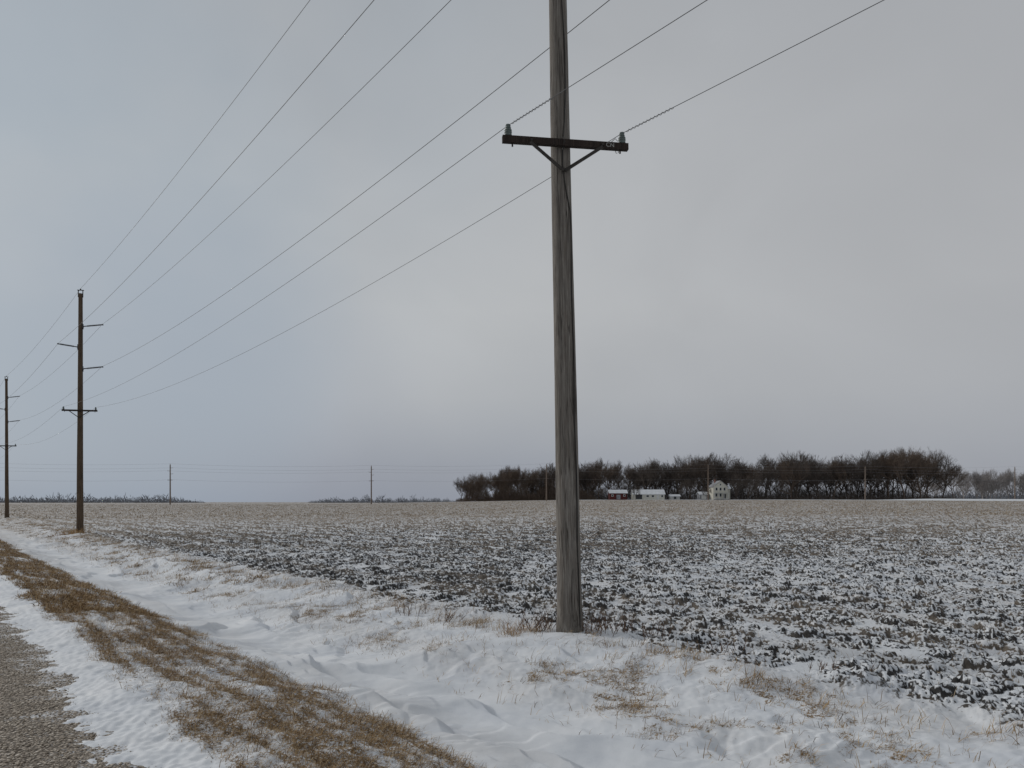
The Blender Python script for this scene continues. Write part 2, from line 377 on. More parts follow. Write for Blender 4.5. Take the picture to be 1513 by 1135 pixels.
def weed(seed, X0, Y0, h, nst):
    r = random.Random(seed); mb = MB(); z0 = float(terrain(np.array([X0]), np.array([Y0]))[0]) - .03
    for k in range(nst):
        p = Vector((X0 + r.gauss(0, .13), Y0 + r.gauss(0, .08), z0)); d = Vector((r.gauss(.1, .35), r.gauss(0, .3), 1)).normalized(); L = h * r.uniform(.5, 1)
        pts = [p]
        for q in range(4):
            d = (d + Vector((r.gauss(0, .15), r.gauss(0, .15), 0))).normalized(); pts.append(pts[-1] + d * L / 4)
        mb.tube(pts, [.004, .0035, .003, .0025, .0015], 4, False)
        for q in range(5):
            a = pts[r.randint(1, 3)]; dd = (d + Vector((r.gauss(0, .6), r.gauss(0, .6), .1))).normalized()
            mb.tube([a, a + dd * L * .15, a + dd * L * .3 + Vector((0, 0, .02))], [.0025, .002, .001], 3, False)
    me = mb.mesh("dry_weed"); at = me.attributes.new("tone", 'FLOAT', 'POINT'); at.data.foreach_set("value", rng.random(len(me.vertices)).astype(np.float32))
    return tag(add_obj("dry_weed", me, m_weed), "thin dark dead weed stems standing by the pole base", "weed", kind="stuff")
for i, (a, c, h, k) in enumerate([(1.05, 9.45, .36, 20), (1.35, 9.2, .30, 16), (.42, 9.65, .38, 18), (.2, 9.8, .34, 14), (-.9, 10.6, .28, 10), (1.75, 8.75, .26, 12), (2.3, 8.0, .20, 10), (-1.6, 11.2, .3, 9), (3.1, 7.2, .16, 10)]):
    weed(i, a, c, h, k)

# ------------------------------------------------------------------ wood etc.
def wood(name, cols, crack=(.035, .028, .023), cs=1.0):
    m, nt, b = new_mat(name); tc = nd(nt, "ShaderNodeTexCoord").outputs["Object"]
    def mp(s):
        q = nt.nodes.new("ShaderNodeMapping"); q.inputs["Scale"].default_value = s; nt.links.new(tc, q.inputs[0]); return q.outputs[0]
    g = noise(nt, mp((75, 75, 1.8)), 1, 7, .75, .3); big = noise(nt, mp((4, 4, .7)), 1, 5); mid = noise(nt, mp((26, 26, 3.5)), 1, 5, .7)
    ck = noise(nt, mp((20, 20, .3)), 1, 2, .5, .2); ck2 = noise(nt, mp((42, 42, .7)), 1, 2, .5, .2)
    col = ramp(nt, g, [(.34, cols[0]), (.5, cols[1]), (.64, cols[2])])
    col = mixc(nt, mapr(nt, big, .38, .68, 0, .45), col, cols[0])
    col = mixc(nt, mapr(nt, mid, .52, .70, 0, .5), col, cols[3])
    def crk(c_, w_, msk):
        f = mapr(nt, math_(nt, 'ABSOLUTE', math_(nt, 'SUBTRACT', c_, .5), 0), 0, w_, cs, 0)
        return math_(nt, 'MULTIPLY', f, mapr(nt, noise(nt, mp(msk), 1, 2), .46, .54))
    ckf = math_(nt, 'MAXIMUM', crk(ck, .014, (5, 5, .9)), crk(ck2, .022, (7, 7, 1.7)))
    col = mixc(nt, ckf, col, crack)
    nt.links.new(col, b.inputs["Base Color"]); b.inputs["Roughness"].default_value = .85
    bump(nt, math_(nt, 'SUBTRACT', math_(nt, 'MULTIPLY', g, .7), ckf), b, .85, .01)
    return m
m_pole = wood("weathered_grey_wood", [(.085, .075, .065), (.18, .163, .145), (.32, .298, .272), (.12, .093, .072)])
m_pole_d = wood("weathered_brown_wood", [(.06, .04, .026), (.10, .07, .047), (.155, .115, .08), (.08, .05, .03)])
m_arm = wood("creosoted_timber", [(.014, .010, .009), (.032, .022, .018), (.055, .04, .032), (.035, .018, .014)])
m_steel = simple("dark_rusty_steel", (.018, .016, .014), (.045, .038, .033), 20, .6)
m_ins = simple("grey_glazed_porcelain", (.08, .105, .10), (.14, .17, .165), 15, .3)
m_wire = simple("weathered_wire", (.10, .10, .105), (.16, .16, .165), 5, .6)
m_cu = simple("dark_ground_lead", (.015, .014, .014), (.04, .035, .03), 5, .6)
m_white = simple("faded_white_paint", (.25, .25, .24), (.45, .45, .43), 60, .7)
m_poly = simple("dark_polymer", (.05, .05, .055), (.09, .09, .095), 12, .5)

POLE_H = 12.1
def prad(z): return .165 - (.165 - .095) * min(z / POLE_H, 1) ** .8
def shaft_mesh(name, h, n=32, m=120, r=None, seed=0):
    rr = random.Random(seed); V = []; Q = []
    for i in range(m + 1):
        z = -0.6 + (h + .6) * i / m; q = (r or prad)(max(z, 0))
        for j in range(n):
            a = 2 * math.pi * j / n
            k = q * (1 + .015 * math.sin(3 * a + z * .7) + .014 * math.sin(5 * a - z * 1.3) + rr.gauss(0, .004)) + (.02 * max(0, 1 - z * 2.2) ** 2)
            V.append((k * math.cos(a), k * math.sin(a), z))
    for i in range(m):
        for j in range(n): Q.append((i * n + j, i * n + (j + 1) % n, (i + 1) * n + (j + 1) % n, (i + 1) * n + j))
    V.append((0, 0, h + .02)); T = [(len(V) - 1, m * n + j, m * n + (j + 1) % n) for j in range(n)]
    mb = MB(); mb.add(V, Q, T); return mb.mesh(name, True)
def lathe(prof, n=20, k=1.0):
    mb = MB(); V = []; Q = []
    for (r, z) in prof:
        for j in range(n): V.append((r * math.cos(2 * math.pi * j / n), r * math.sin(2 * math.pi * j / n), z * k))
    for i in range(len(prof) - 1):
        for j in range(n): Q.append((i * n + j, i * n + (j + 1) % n, (i + 1) * n + (j + 1) % n, (i + 1) * n + j))
    mb.add(V, Q); return mb
TH = math.radians(10); AX = Vector((math.cos(TH), math.sin(TH), 0)); AY = Vector((-math.sin(TH), math.cos(TH), 0))
RM = Matrix(((AX.x, AY.x, 0), (AX.y, AY.y, 0), (0, 0, 1)))
ARM_Z = 6.235; OFF = -(prad(ARM_Z) + .035)
def L(a, c, z): return AX * a + AY * c + Vector((0, 0, z))
me_shaft = shaft_mesh("pole_shaft", POLE_H)
mb = MB(); mb.box(L(.03, OFF, ARM_Z), (1.63, .065, .082), RM); me_arm = mb.mesh("crossarm")
bolts = []
for a in (-.42, .50):
    q = MB(); q.box(L(a, OFF - .04, ARM_Z), (.03, .014, .03), RM); bolts.append(q.mesh("bolt"))
q = MB(); q.tube([L(0, OFF - .05, ARM_Z), L(0, .18, ARM_Z)], .011, 8); bolts.append(q.mesh("bolt"))
for a in (-.66, .74):
    q = MB(); q.tube([L(a, OFF, ARM_Z - .085), L(a, OFF, ARM_Z - .04)], .011, 8); bolts.append(q.mesh("bolt"))
q = MB(); q.tube([L(.66, OFF - .02, ARM_Z - .04), L(.68, OFF - .03, ARM_Z - .10), L(.71, OFF - .03, ARM_Z - .09), L(.71, OFF - .03, ARM_Z - .04)], .004, 5); tw1 = q.mesh("tie_wire")
q = MB(); q.tube([L(.70, OFF - .04, ARM_Z + .05), L(.66, OFF - .055, ARM_Z + .075), L(.60, OFF - .045, ARM_Z + .02)], .004, 5); tw2 = q.mesh("tie_wire")
def brace(sgn, a0):
    mb = MB(); p0 = L(a0, OFF - .043, ARM_Z - .03); p1 = L(.02 * sgn, OFF - .004, ARM_Z - .34)
    d = (p1 - p0); n = d.normalized(); w = Vector((0, 0, 1)) - n * n.z; w.normalize(); t = n.cross(w)
    V = []
    for p in (p0, p0 + n * .05, p1):
        for (sa, sb) in ((-1, -1), (1, -1), (1, 1), (-1, 1)): V.append(p + w * sa * .019 + t * sb * .008)
    Q = []
    for i in range(2):
        for j in range(4): Q.append((i * 4 + j, i * 4 + (j + 1) % 4, i * 4 + 4 + (j + 1) % 4, i * 4 + 4 + j))
    Q += [(3, 2, 1, 0), (8, 9, 10, 11)]
    mb.add(V, Q); mb.tube([p1 - AY * .02, p1 + AY * .01], .022, 8); return mb.mesh("brace")
me_b1, me_b2 = brace(-1, -.44), brace(1, .50)
ip = [(0, -.05), (.015, -.05), (.015, 0), (.035, 0), (.045, .01), (.045, .022), (.03, .03), (.046, .04), (.048, .052), (.031, .06), (.046, .07), (.046, .082), (.03, .09), (.036, .10), (.037, .115), (.027, .122), (.028, .13), (.034, .14), (.03, .155), (0, .16)]
me_ins = lathe(ip, k=.9).mesh("insulator", True)
def standoff(sgn, z0, zr):
    mb = MB(); p0 = L(sgn * .09, 0, z0); p1 = L(sgn * 1.02, 0, z0 + zr); pts = []; rr = []
    for i in range(61):
        t = i / 60; pts.append(p0.lerp(p1, t)); q = .026
        if .2 < t < .92: q = .047 if i % 3 == 0 else .024
        if t <= .06: q = .06
        if t >= .97: q = .034
        rr.append(q)
    mb.tube(pts, rr, 10); mb.box(L(sgn * .11, 0, z0), (.03, .12, .26), RM); mb.box(p1, (.06, .10, .05), RM); return mb.mesh("standoff_insulator", True)
SO = [(1, 8.34, .13), (-1, 9.42, .13), (1, 10.46, .13)]
me_so = [standoff(*s) for s in SO]
mb = MB()
for s in (-1, 1): mb.box(L(s * .105, 0, POLE_H + .0), (.02, .07, .36), RM)
mb.box(L(0, 0, POLE_H + .17), (.30, .07, .025), RM); mb.tube([L(0, 0, POLE_H + .18), L(0, 0, POLE_H + .24)], [.04, .03], 8)
me_top = mb.mesh("pole_top_bracket")
def gw(off, zs):
    pts = []
    for i, z in enumerate(zs):
        a = off[i]; r = prad(z) + .007; pts.append(L(a, -math.sqrt(max(r * r * 1.02 - a * a, 1e-4)), z))
    return pts
mb = MB()
zs = list(np.linspace(8.2, -.1, 90)); offs = []
for z in zs:
    if z > 6.5: offs.append(.02 + .03 * math.sin((z - 6.5) * 2))
    elif z > 5.4: offs.append(.02 - .06 * math.sin((6.5 - z) / 1.1 * math.pi) + .06 * (6.5 - z) / 1.1)
    else: offs.append(.08 + .006 * math.sin(z * 4) + .012 * (5.4 - z) / 5.4)
for i, z in enumerate(zs):
    offs[i] = min(offs[i], prad(z) * .85)
pts = gw(offs, zs)
pts = [p - AY * (.085 if 6.15 < p.z < 6.33 else 0) for p in pts]
mb.tube(pts, .008, 6)
me_gw = mb.mesh("ground_lead", True)
cu = bpy.data.curves.new("lettering", 'FONT'); cu.body = "CN"; cu.size = .075; cu.extrude = .001; cu.align_x = 'CENTER'; cu.align_y = 'CENTER'
to = bpy.data.objects.new("tmp_text", cu); COL.objects.link(to); bpy.context.view_layer.update()
me_txt = bpy.data.meshes.new_from_object(to.evaluated_get(bpy.context.evaluated_depsgraph_get())); me_txt.name = "lettering"
bpy.data.objects.remove(to)

def gz(x, y): return float(zbroad(np.array([x]), np.array([y]))[0])
POLES = []
def near_pole(x, y, z, lean, label, main=False):
    e = add_obj("utility_pole", None, loc=(x, y, z), rot=(0, lean, 0)); e.empty_display_size = .5
    tag(e, label, "utility pole", "wooden utility poles along the road")
    def ch(nm, me, mat, par=None, **k):
        if len(me.materials) == 0: me.materials.append(mat)
        return add_obj(nm, me, None, par or e, **k)
    ch("pole_shaft", me_shaft if main else me_shaft2, m_pole if main else m_pole_d)
    arm = ch("crossarm", me_arm, m_arm)
    for q in bolts: ch("bolt", q, m_steel, arm)
    ch("brace", me_b1, m_steel); ch("brace", me_b2, m_steel)
    for a in (-.71, .77): ch("insulator", me_ins, m_ins, loc=L(a, OFF, ARM_Z + .043))
    for m_ in me_so: ch("standoff_insulator", m_, m_poly)
    ch("pole_top_bracket", me_top, m_steel)
    if main:
        ch("ground_lead", me_gw, m_cu); ch("tie_wire", tw1, m_cu, arm); ch("tie_wire", tw2, m_cu, arm)
        t = add_obj("lettering", me_txt, m_white, arm); t.location = L(.60, OFF - .0342, ARM_Z + .0); t.rotation_euler = (math.radians(90), 0, TH)
    POLES.append(Matrix.Translation((x, y, z)) @ Matrix.Rotation(lean, 4, 'Y')); return e
me_shaft2 = me_shaft.copy(); me_shaft2.materials.clear()
near_pole(.747, 9.5, 0, -.0195, "weathered grey wooden pole with dark crossarm rising from snowdrift", True)
near_pole(-21.62, 37.0, 0.03, .003, "brown utility pole with offset arms beside snowy field")
near_pole(-44.05, 64.5, .36, -.004, "brown utility pole with thin arms farther along the road")
POLES.append(Matrix.Translation((-66.3, 92, .55))); POLES.append(Matrix.Translation((-88.6, 119.5, .7)))
POLES.insert(0, Matrix.Translation((22.4, -18.0, .42)))
atts = [(L(0, 0, POLE_H + .25), .35), (L(1.02, 0, 10.62), .4), (L(-1.02, 0, 9.58), .4), (L(1.02, 0, 8.5), .5), (L(-.71, OFF, ARM_Z + .175), .55), (L(.77, OFF, ARM_Z + .175), .65)]
for k, (a, sag) in enumerate(atts):
    P = [M @ a for M in POLES]; pts = []
    def sg(i): return sag * (.4 if i == 0 else 1)
    for i in range(len(P) - 1):
        for j in range(28):
            t = j / 28; p = P[i].lerp(P[i + 1], t); p.z -= 4 * sg(i) * t * (1 - t); pts.append(p)
    pts.append(P[-1]); mb = MB(); mb.tube(pts, .0058 if k < 4 else .0042, 5, False)
    o = add_obj("power_line_wire", mb.mesh("power_line_wire", True), m_wire)
    tag(o, "thin grey overhead wire strung between the roadside poles", "wire", "overhead wires along the road")
    if k >= 4:
        A0, B0 = P[1], P[0]; d = (B0 - A0); Ltot = d.length; s = d.normalized(); w = Vector((0, 0, 1)) - s * s.z; w.normalize(); q = s.cross(w); hp = []
        for i in range(260):
            l = .08 + .75 * i / 259; t = l / Ltot; c = A0 + s * l; c.z -= 4 * sg(0) * t * (1 - t); an = l * 2 * math.pi / .06
            hp.append(c + (w * math.cos(an) + q * math.sin(an)) * .012)
        mb = MB(); mb.tube(hp, .003, 5); o2 = add_obj("armour_rod", mb.mesh("armour_rod", True), m_wire, o)

# ------------------------------------------------------------------ distant pole line
m_pole_far = simple("far_pole_wood", (.15, .12, .10), (.23, .18, .145), 3, .9)
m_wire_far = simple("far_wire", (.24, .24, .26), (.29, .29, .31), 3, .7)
def farpole_mesh(h):
    mb = MB(); mb.tube([(0, 0, -1.5), (0, 0, h * .5), (0, 0, h)], [.22, .19, .15], 10)
    mb.tube([(.15, 0, h - 1.0), (.85, .1, h - .9)], .05, 6); mb.tube([(-.15, 0, h - 1.9), (-.85, -.1, h - 1.8)], .05, 6)
    mb.tube([(.15, 0, h - 2.8), (.85, .1, h - 2.7)], .05, 6); mb.box((0, -.15, h - 4.6), (1.5, .12, .14)); mb.tube([(0, 0, h), (0, 0, h + .3)], .07, 6)
    return mb.mesh("distant_utility_pole")
mfp = farpole_mesh(12)
fp = [(-161, 211), (-102.6, 222), (-44.4, 233.4), (11.4, 245), (67.9, 256), (127.8, 267.6), (189.7, 279), (250, 291)]
ft = []
for i, (x, y) in enumerate(fp):
    z = gz(x, y); ft.append(Vector((x, y, z)))
    if 0 < i < 7:
        o = add_obj("utility_pole", mfp, m_pole_far, loc=(x, y, z)); tag(o, "slender wooden utility pole standing across the open field", "utility pole", "utility poles crossing the field")
for a in ((0, 0, 12.3), (.85, .1, 11.1), (-.85, -.1, 10.2), (.7, 0, 7.5)):
    pts = []
    for i in range(len(ft) - 1):
        for j in range(12):
            t = j / 12; p = ft[i].lerp(ft[i + 1], t) + Vector(a); p.z -= 4 * .6 * t * (1 - t); pts.append(p)
    mb = MB(); mb.tube(pts, .014, 4, False); o = add_obj("power_line_wire", mb.mesh("power_line_wire"), m_wire_far)
    tag(o, "faint grey overhead wire crossing above the field", "wire", "overhead wires crossing the field")

# ------------------------------------------------------------------ trees
def prisms(segs):
    S = np.array(segs, dtype=np.float64); p0, p1, r0, r1 = S[:, :3], S[:, 3:6], S[:, 6], S[:, 7]
    d = p1 - p0; d /= np.linalg.norm(d, axis=1)[:, None] + 1e-9
    ref = np.where(np.abs(d[:, 2:3]) > .9, np.array([[1., 0, 0]]), np.array([[0, 0, 1.]]))
    a = np.cross(d, ref); a /= np.linalg.norm(a, axis=1)[:, None]; b_ = np.cross(d, a); V = []
    for k in range(3):
        an = 2 * math.pi * k / 3; o = a * math.cos(an) + b_ * math.sin(an); V.append(p0 + o * r0[:, None]); V.append(p1 + o * r1[:, None])
    V = np.stack(V, 1).reshape(-1, 3); o = 6 * np.arange(len(S))[:, None, None]
    Q = (o + np.array([[0, 2, 3, 1], [2, 4, 5, 3], [4, 0, 1, 5]])[None]).reshape(-1, 4)
    return V, Q
def tree_mesh(name, seed, H, crown_w, trunk=.22, counts=(7, 5, 5, 5, 4), rt=.34, base=.2):
    """bare tree: limbs grown from the trunk, kept inside a rounded uneven crown outline"""
    r = random.Random(seed); segs = []
    ph = [r.uniform(0, 6.28) for _ in range(6)]
    cz, rz_ = H * (.5 + base / 2), H * (.5 - base / 2)
    def inside(p):
        a = math.atan2(p.y, p.x); e = (p.z - cz) / rz_
        k = 1 + .16 * math.sin(2 * a + ph[0] + e * 2) + .12 * math.sin(5 * a + ph[1]) + .12 * math.sin(4 * e + ph[2] + 3 * a)
        return (math.hypot(p.x, p.y) / crown_w) ** 2 + (e if e > 0 else e * .9) ** 2 < k * k
    def grow(p, d, ln, rad, lv):
        n = 4 if lv == 0 else 2; pts = [p]; dd = d.copy(); dead = False
        for i in range(n):
            dd = (dd + Vector((r.gauss(0, .13), r.gauss(0, .13), r.gauss(.05, .08)))).normalized(); q = pts[-1] + dd * ln / n
            if lv > 1 and not inside(q):
                if not inside(pts[-1]): dead = True; break
            pts.append(q)
        m = len(pts) - 1
        for i in range(m):
            segs.append((*pts[i], *pts[i + 1], rad * (1 - .4 * i / n), rad * (1 - .4 * (i + 1) / n)))
        if lv >= len(counts) or dead or m < 1: return
        for k in range(counts[lv]):
            t = r.uniform(.35, 1) if lv else r.uniform(.3, 1.0)
            if k == 0: t = 1
            q = t * m; i = min(int(q), m - 1); s = pts[i].lerp(pts[i + 1], q - i)
            az = r.uniform(0, 2 * math.pi) if lv else k * 2.4 + r.uniform(-.3, .3); tilt = r.uniform(.3, .95) if lv else r.uniform(.5, 1.0)
            if k == 0: tilt = r.uniform(.05, .2)
            ax = dd.orthogonal().normalized(); ax = Matrix.Rotation(az, 3, dd) @ ax
            nd_ = Matrix.Rotation(tilt, 3, ax) @ dd; nd_.z += .10; nd_.normalize()
            grow(s, nd_, ln * (r.uniform(.58, .8) if lv else r.uniform(.55, .75)), max(rad * .56, .018), lv + 1)
    grow(Vector((0, 0, -.5)), Vector((0, 0, 1)), H * .5, rt, 0)
    V, Q = prisms(segs); k = H / V[:, 2].max(); V = V * np.array([[k, k, k]])
    return mk_mesh(name, V, Q)
m_tree = simple("dark_bare_bark", (.058, .047, .041), (.108, .088, .075), .3, .95)
m_tree2 = simple("brown_bare_bark", (.09, .066, .052), (.145, .11, .086), .3, .95)
m_tree3 = simple("bark_painted_haze", (.20, .185, .18), (.28, .255, .245), .3, .95)  # aerial haze painted into the colour: paler than the grove's bark
variants = [tree_mesh("bare_tree", 100 + i, 18, [6.8, 7.6, 6.2, 7.0, 8.0, 6.0][i], base=[.12, .15, .1, .18, .12, .08][i]) for i in range(6)]
for v_ in variants: v_.materials.append(m_tree)
variants_b = [v_.copy() for v_ in variants[:3]]
for v_ in variants_b: v_.materials.clear(); v_.materials.append(m_tree2)
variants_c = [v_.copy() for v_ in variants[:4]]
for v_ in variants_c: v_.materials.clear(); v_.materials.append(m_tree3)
tr = random.Random(5)
HX = [-25, -14, -6, 10, 30, 42, 60, 90, 108, 125, 160, 178, 188, 200]; HH = [10, 13, 16, 16, 17.5, 19, 19, 21, 20, 21.5, 22.5, 23.5, 22, 17]
def put_tree(me, x, y, h, label, group, wid=1.0):
    o = bpy.data.objects.new("bare_tree", me); COL.objects.link(o); s = h / 18
    o.location = (x, y, gz(x, y)); o.scale = (s * wid, s * wid, s); o.rotation_euler = (0, 0, tr.uniform(0, 6.28)); tag(o, label, "tree", group)
for row, (dy, stp) in enumerate(((316, 8.0), (325, 6.6), (336, 6.6), (348, 7))):
    x = -21 + row * .6
    while x < (190 if row < 3 else 202):
        hx = np.interp(x * 330 / dy, HX, HH) * tr.uniform(.78, 1.07) * dy / 335
        me = tr.choice(variants_b) if x < 25 and tr.random() < .8 else tr.choice(variants + variants_b[:2])
        br = me in variants_b
        put_tree(me, x + tr.uniform(-2, 2), dy + tr.uniform(-4, 4), hx,
                 "brown leafless tree in the shelterbelt edge" if br else "dark leafless tree in the farmstead grove", "leafless trees around the farmstead", tr.uniform(.85, 1.15))
        x += stp * tr.uniform(.6, 1.4)
for (x, y, h) in ((36, 292, 5), (49.5, 296, 6), (68.5, 294, 8), (72, 297, 9), (78, 295, 6), (89.5, 294, 11), (94, 294, 10), (99, 300, 12)):
    put_tree(tr.choice(variants), x, y, h, "small leafless tree beside the farm buildings", "leafless trees around the farmstead", .9)
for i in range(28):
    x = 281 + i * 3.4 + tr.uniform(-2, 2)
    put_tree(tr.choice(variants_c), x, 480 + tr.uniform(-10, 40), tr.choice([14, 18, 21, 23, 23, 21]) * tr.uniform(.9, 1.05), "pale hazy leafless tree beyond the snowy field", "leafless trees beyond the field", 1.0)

def thicket(name, x0, x1, y0, y1, h0, h1, n, mat, label, seed, rr=.03, vary=1.0):
    r = np.random.default_rng(seed); x = r.uniform(x0, x1, n); y = r.uniform(y0, y1, n)
    z = zbroad(x, y); w_ = max(abs(x1 - x0) / 22, 6)
    ed = sstep(0, .12, (x - x0) / (x1 - x0)) * sstep(0, .12, (x1 - x) / (x1 - x0))
    hh = r.uniform(h0, h1, n) * (.55 + vary * .6 * pn(x / w_, y * 0 + seed, 60) + .35 * pn(x / w_ * 3.7, y * 0, 61) + .3) * (.3 + .7 * ed)
    hh = np.maximum(hh, .4)
    zb_ = z + hh * r.uniform(0, .75, n) ** 1.3; d = np.stack([r.normal(0, .4, n), r.normal(0, .4, n), np.abs(r.normal(.9, .3, n))], -1); d /= np.linalg.norm(d, axis=1)[:, None]
    l = hh * r.uniform(.15, .35, n); p0 = np.stack([x, y, zb_ - .5], -1); p1 = p0 + d * l[:, None]
    S = np.concatenate([p0, p1, np.full((n, 1), rr), np.full((n, 1), rr * .3)], 1)
    V, Q = prisms(S); return tag(add_obj(name, mk_mesh(name, V, Q), mat), label, "thicket", kind="stuff")
thicket("undergrowth", -16, 194, 324, 356, 5, 12, 36000, m_tree, "dark tangled undergrowth below the leafless grove", 1, .05, .8)
thicket("brush_edge", -24, 36, 312, 330, 6, 11, 12000, m_tree2, "reddish brown brush at the edge of the grove", 2, .05)
thicket("shrub_row", 100, 194, 312, 320, 1, 5, 6000, m_tree, "low dark shrubs along the foot of the grove", 3, .045)
m_far_haze = simple("distant_wood", (.17, .18, .205), (.23, .24, .265), .02, 1)  # base colour carries the blue-grey haze of distance, no volume used
thicket("distant_wood", -900, -520, 1200, 1260, 5, 15, 5500, m_far_haze, "hazy blue grey distant wood along the horizon", 4, .6, 1.4)
thicket("distant_wood", -320, -85, 1150, 1200, 4, 12, 3500, m_far_haze, "hazy blue grey distant wood along the horizon", 6, .5, 1.4)
thicket("distant_wood", 560, 900, 1000, 1050, 10, 22, 9000, m_far_haze, "hazy blue grey distant wood along the horizon", 7, .6)

# ------------------------------------------------------------------ farm buildings
m_cream = simple("cream_siding", (.50, .485, .42), (.60, .585, .52), 2, .8)
m_wht = simple("white_siding", (.36, .36, .35), (.46, .46, .45), 2, .8)
m_red = simple("barn_red_boards", (.06, .015, .014), (.10, .024, .02), 2, .85)
m_roof_s = simple("snow_covered_roof", (.52, .54, .57), (.64, .66, .69), 1, .8)
m_roof_d = simple("grey_shingle_roof", (.12, .12, .13), (.33, .34, .36), .8, .9)
m_glass = simple("dark_window_glass", (.02, .022, .025), (.05, .055, .06), 2, .15)
m_trim = simple("white_trim", (.5, .5, .49), (.6, .6, .58), 2, .7)
m_brick = simple("chimney_brick", (.16, .07, .05), (.25, .12, .09), 6, .9)
def gable_walls(mb, c, w, d, h, rh, axis='x'):
    x, y, z = c
    if axis == 'x':
        V = [(x - w/2, y - d/2, z), (x + w/2, y - d/2, z), (x + w/2, y + d/2, z), (x - w/2, y + d/2, z),
             (x - w/2, y - d/2, z + h), (x + w/2, y - d/2, z + h), (x + w/2, y + d/2, z + h), (x - w/2, y + d/2, z + h), (x - w/2, y, z + h + rh), (x + w/2, y, z + h + rh)]
        mb.add(V, [(0, 1, 5, 4), (1, 2, 6, 5), (2, 3, 7, 6), (3, 0, 4, 7)], [(7, 4, 8), (5, 6, 9)])
    else:
        V = [(x - w/2, y - d/2, z), (x + w/2, y - d/2, z), (x + w/2, y + d/2, z), (x - w/2, y + d/2, z),
             (x - w/2, y - d/2, z + h), (x + w/2, y - d/2, z + h), (x + w/2, y + d/2, z + h), (x - w/2, y + d/2, z + h), (x, y - d/2, z + h + rh), (x, y + d/2, z + h + rh)]
        mb.add(V, [(0, 1, 5, 4), (1, 2, 6, 5), (2, 3, 7, 6), (3, 0, 4, 7)], [(4, 5, 8), (6, 7, 9)])
def gable_roof(mb, c, w, d, h, rh, axis='x', ov=.35, t=.14):
    x, y, z = c; half = (d if axis == 'x' else w) / 2; ln = (w if axis == 'x' else d) / 2 + ov; s = rh / half
    for sg in (-1, 1):
        e = half + ov; P = [(-ln, sg * e, h - ov * s), (ln, sg * e, h - ov * s), (ln, 0, h + rh), (-ln, 0, h + rh)]
        V = [Vector(p) + Vector((0, 0, .01)) for p in P] + [Vector(p) + Vector((0, 0, t)) for p in P]
        if axis == 'y': V = [Vector((p.y, p.x, p.z)) for p in V]
        V = [p + Vector((x, y, z)) for p in V]
        mb.add(V, [(0, 3, 2, 1), (4, 5, 6, 7), (0, 1, 5, 4), (1, 2, 6, 5), (2, 3, 7, 6), (3, 0, 4, 7)])
def building(name, x, y, w, d, h, rh, axis, mw, mr_, label, cat, doors=(), wins=(), yaw=0, up=.25):
    e = add_obj(name, None, loc=(x, y, gz(x, y) + up), rot=(0, 0, yaw)); tag(e, label, cat)
    mb = MB(); gable_walls(mb, (0, 0, -.6), w, d, h + .6, rh, axis); add_obj("wall", mb.mesh("wall"), mw, e)
    mb = MB(); gable_roof(mb, (0, 0, 0), w, d, h, rh, axis); add_obj("roof", mb.mesh("roof"), mr_, e)
    for (dx, dw, dh, mt) in doors:
        mb = MB(); mb.box((dx, -d/2 - .03, dh / 2), (dw, .06, dh)); add_obj("door", mb.mesh("door"), mt, e)
    for (dx, dz, ww, wh) in wins:
        mb = MB(); mb.box((dx, -d/2 - .02, dz), (ww, .05, wh)); wo = add_obj("window", mb.mesh("window"), m_glass, e)
        mb = MB()
        for q in (-1, 1):
            mb.box((dx + q * (ww/2 + .06), -d/2 - .03, dz), (.12, .07, wh + .24)); mb.box((dx, -d/2 - .03, dz + q * (wh/2 + .06)), (ww, .07, .12))
        add_obj("frame", mb.mesh("frame"), m_trim, wo)
    return e
building("barn", 42.8, 300, 7.0, 5, 2.5, 1.2, 'x', m_red, m_roof_s, "small red barn with snow covered roof", "barn", [(0, 1.6, 1.8, m_roof_d)], [(-2.4, 1.5, .6, .6), (2.4, 1.5, .6, .6)])
building("shed", 55.4, 302, 12.5, 8, 2.0, 1.8, 'x', m_cream, m_roof_s, "long cream farm shed with snowy roof", "shed", [(-4, 2.6, 1.8, m_glass), (3.6, 1.1, 1.7, m_trim)], [(-.5, 1.2, .9, .7), (1.6, 1.2, .9, .7), (5.3, 1.2, .7, .7)], yaw=-.06)
building("garden_shed", 65.6, 299, 3.8, 3.2, 1.2, .6, 'x', m_wht, m_roof_s, "tiny white outbuilding with snowy roof", "shed", [(0, .9, 1.1, m_glass)], [])
building("garage", 78.2, 304, 3.2, 5, 1.9, 1.0, 'x', m_roof_d, m_roof_s, "low grey garage beside the farmhouse", "garage", [(0, 2.0, 1.6, m_trim)], [])
h = building("farmhouse", 83.6, 300, 5.8, 7, 5.0, 2.3, 'y', m_cream, m_roof_d, "two storey cream farmhouse with gabled roof", "house", [(1.7, .9, 2.0, m_glass)],
             [(-1.7, 1.6, .7, 1.2), (0, 1.6, .7, 1.2), (-1.6, 4.0, .7, 1.1), (0, 4.0, .7, 1.1), (1.6, 4.0, .7, 1.1), (0, 5.8, .5, .6)])
mb = MB(); gable_walls(mb, (3.75, 1.2, 0), 1.7, 4.6, 4.1, 1.2, 'x'); add_obj("side_wing", mb.mesh("side_wing"), m_cream, h)
mb = MB(); gable_roof(mb, (3.95, 1.2, 0), 1.6, 4.6, 4.15, 1.3, 'x', .2); add_obj("wing_roof", mb.mesh("wing_roof"), m_roof_s, h)
mb = MB(); mb.box((-.9, 1.5, 7.2), (.55, .55, 1.5)); add_obj("chimney", mb.mesh("chimney"), m_brick, h)
mb = MB(); mb.box((0, -4.4, 2.45), (5.7, 1.8, .12))
for q in (-2.7, -1.0, 1.0, 2.7): mb.box((q, -5.15, 1.19), (.13, .13, 2.38))
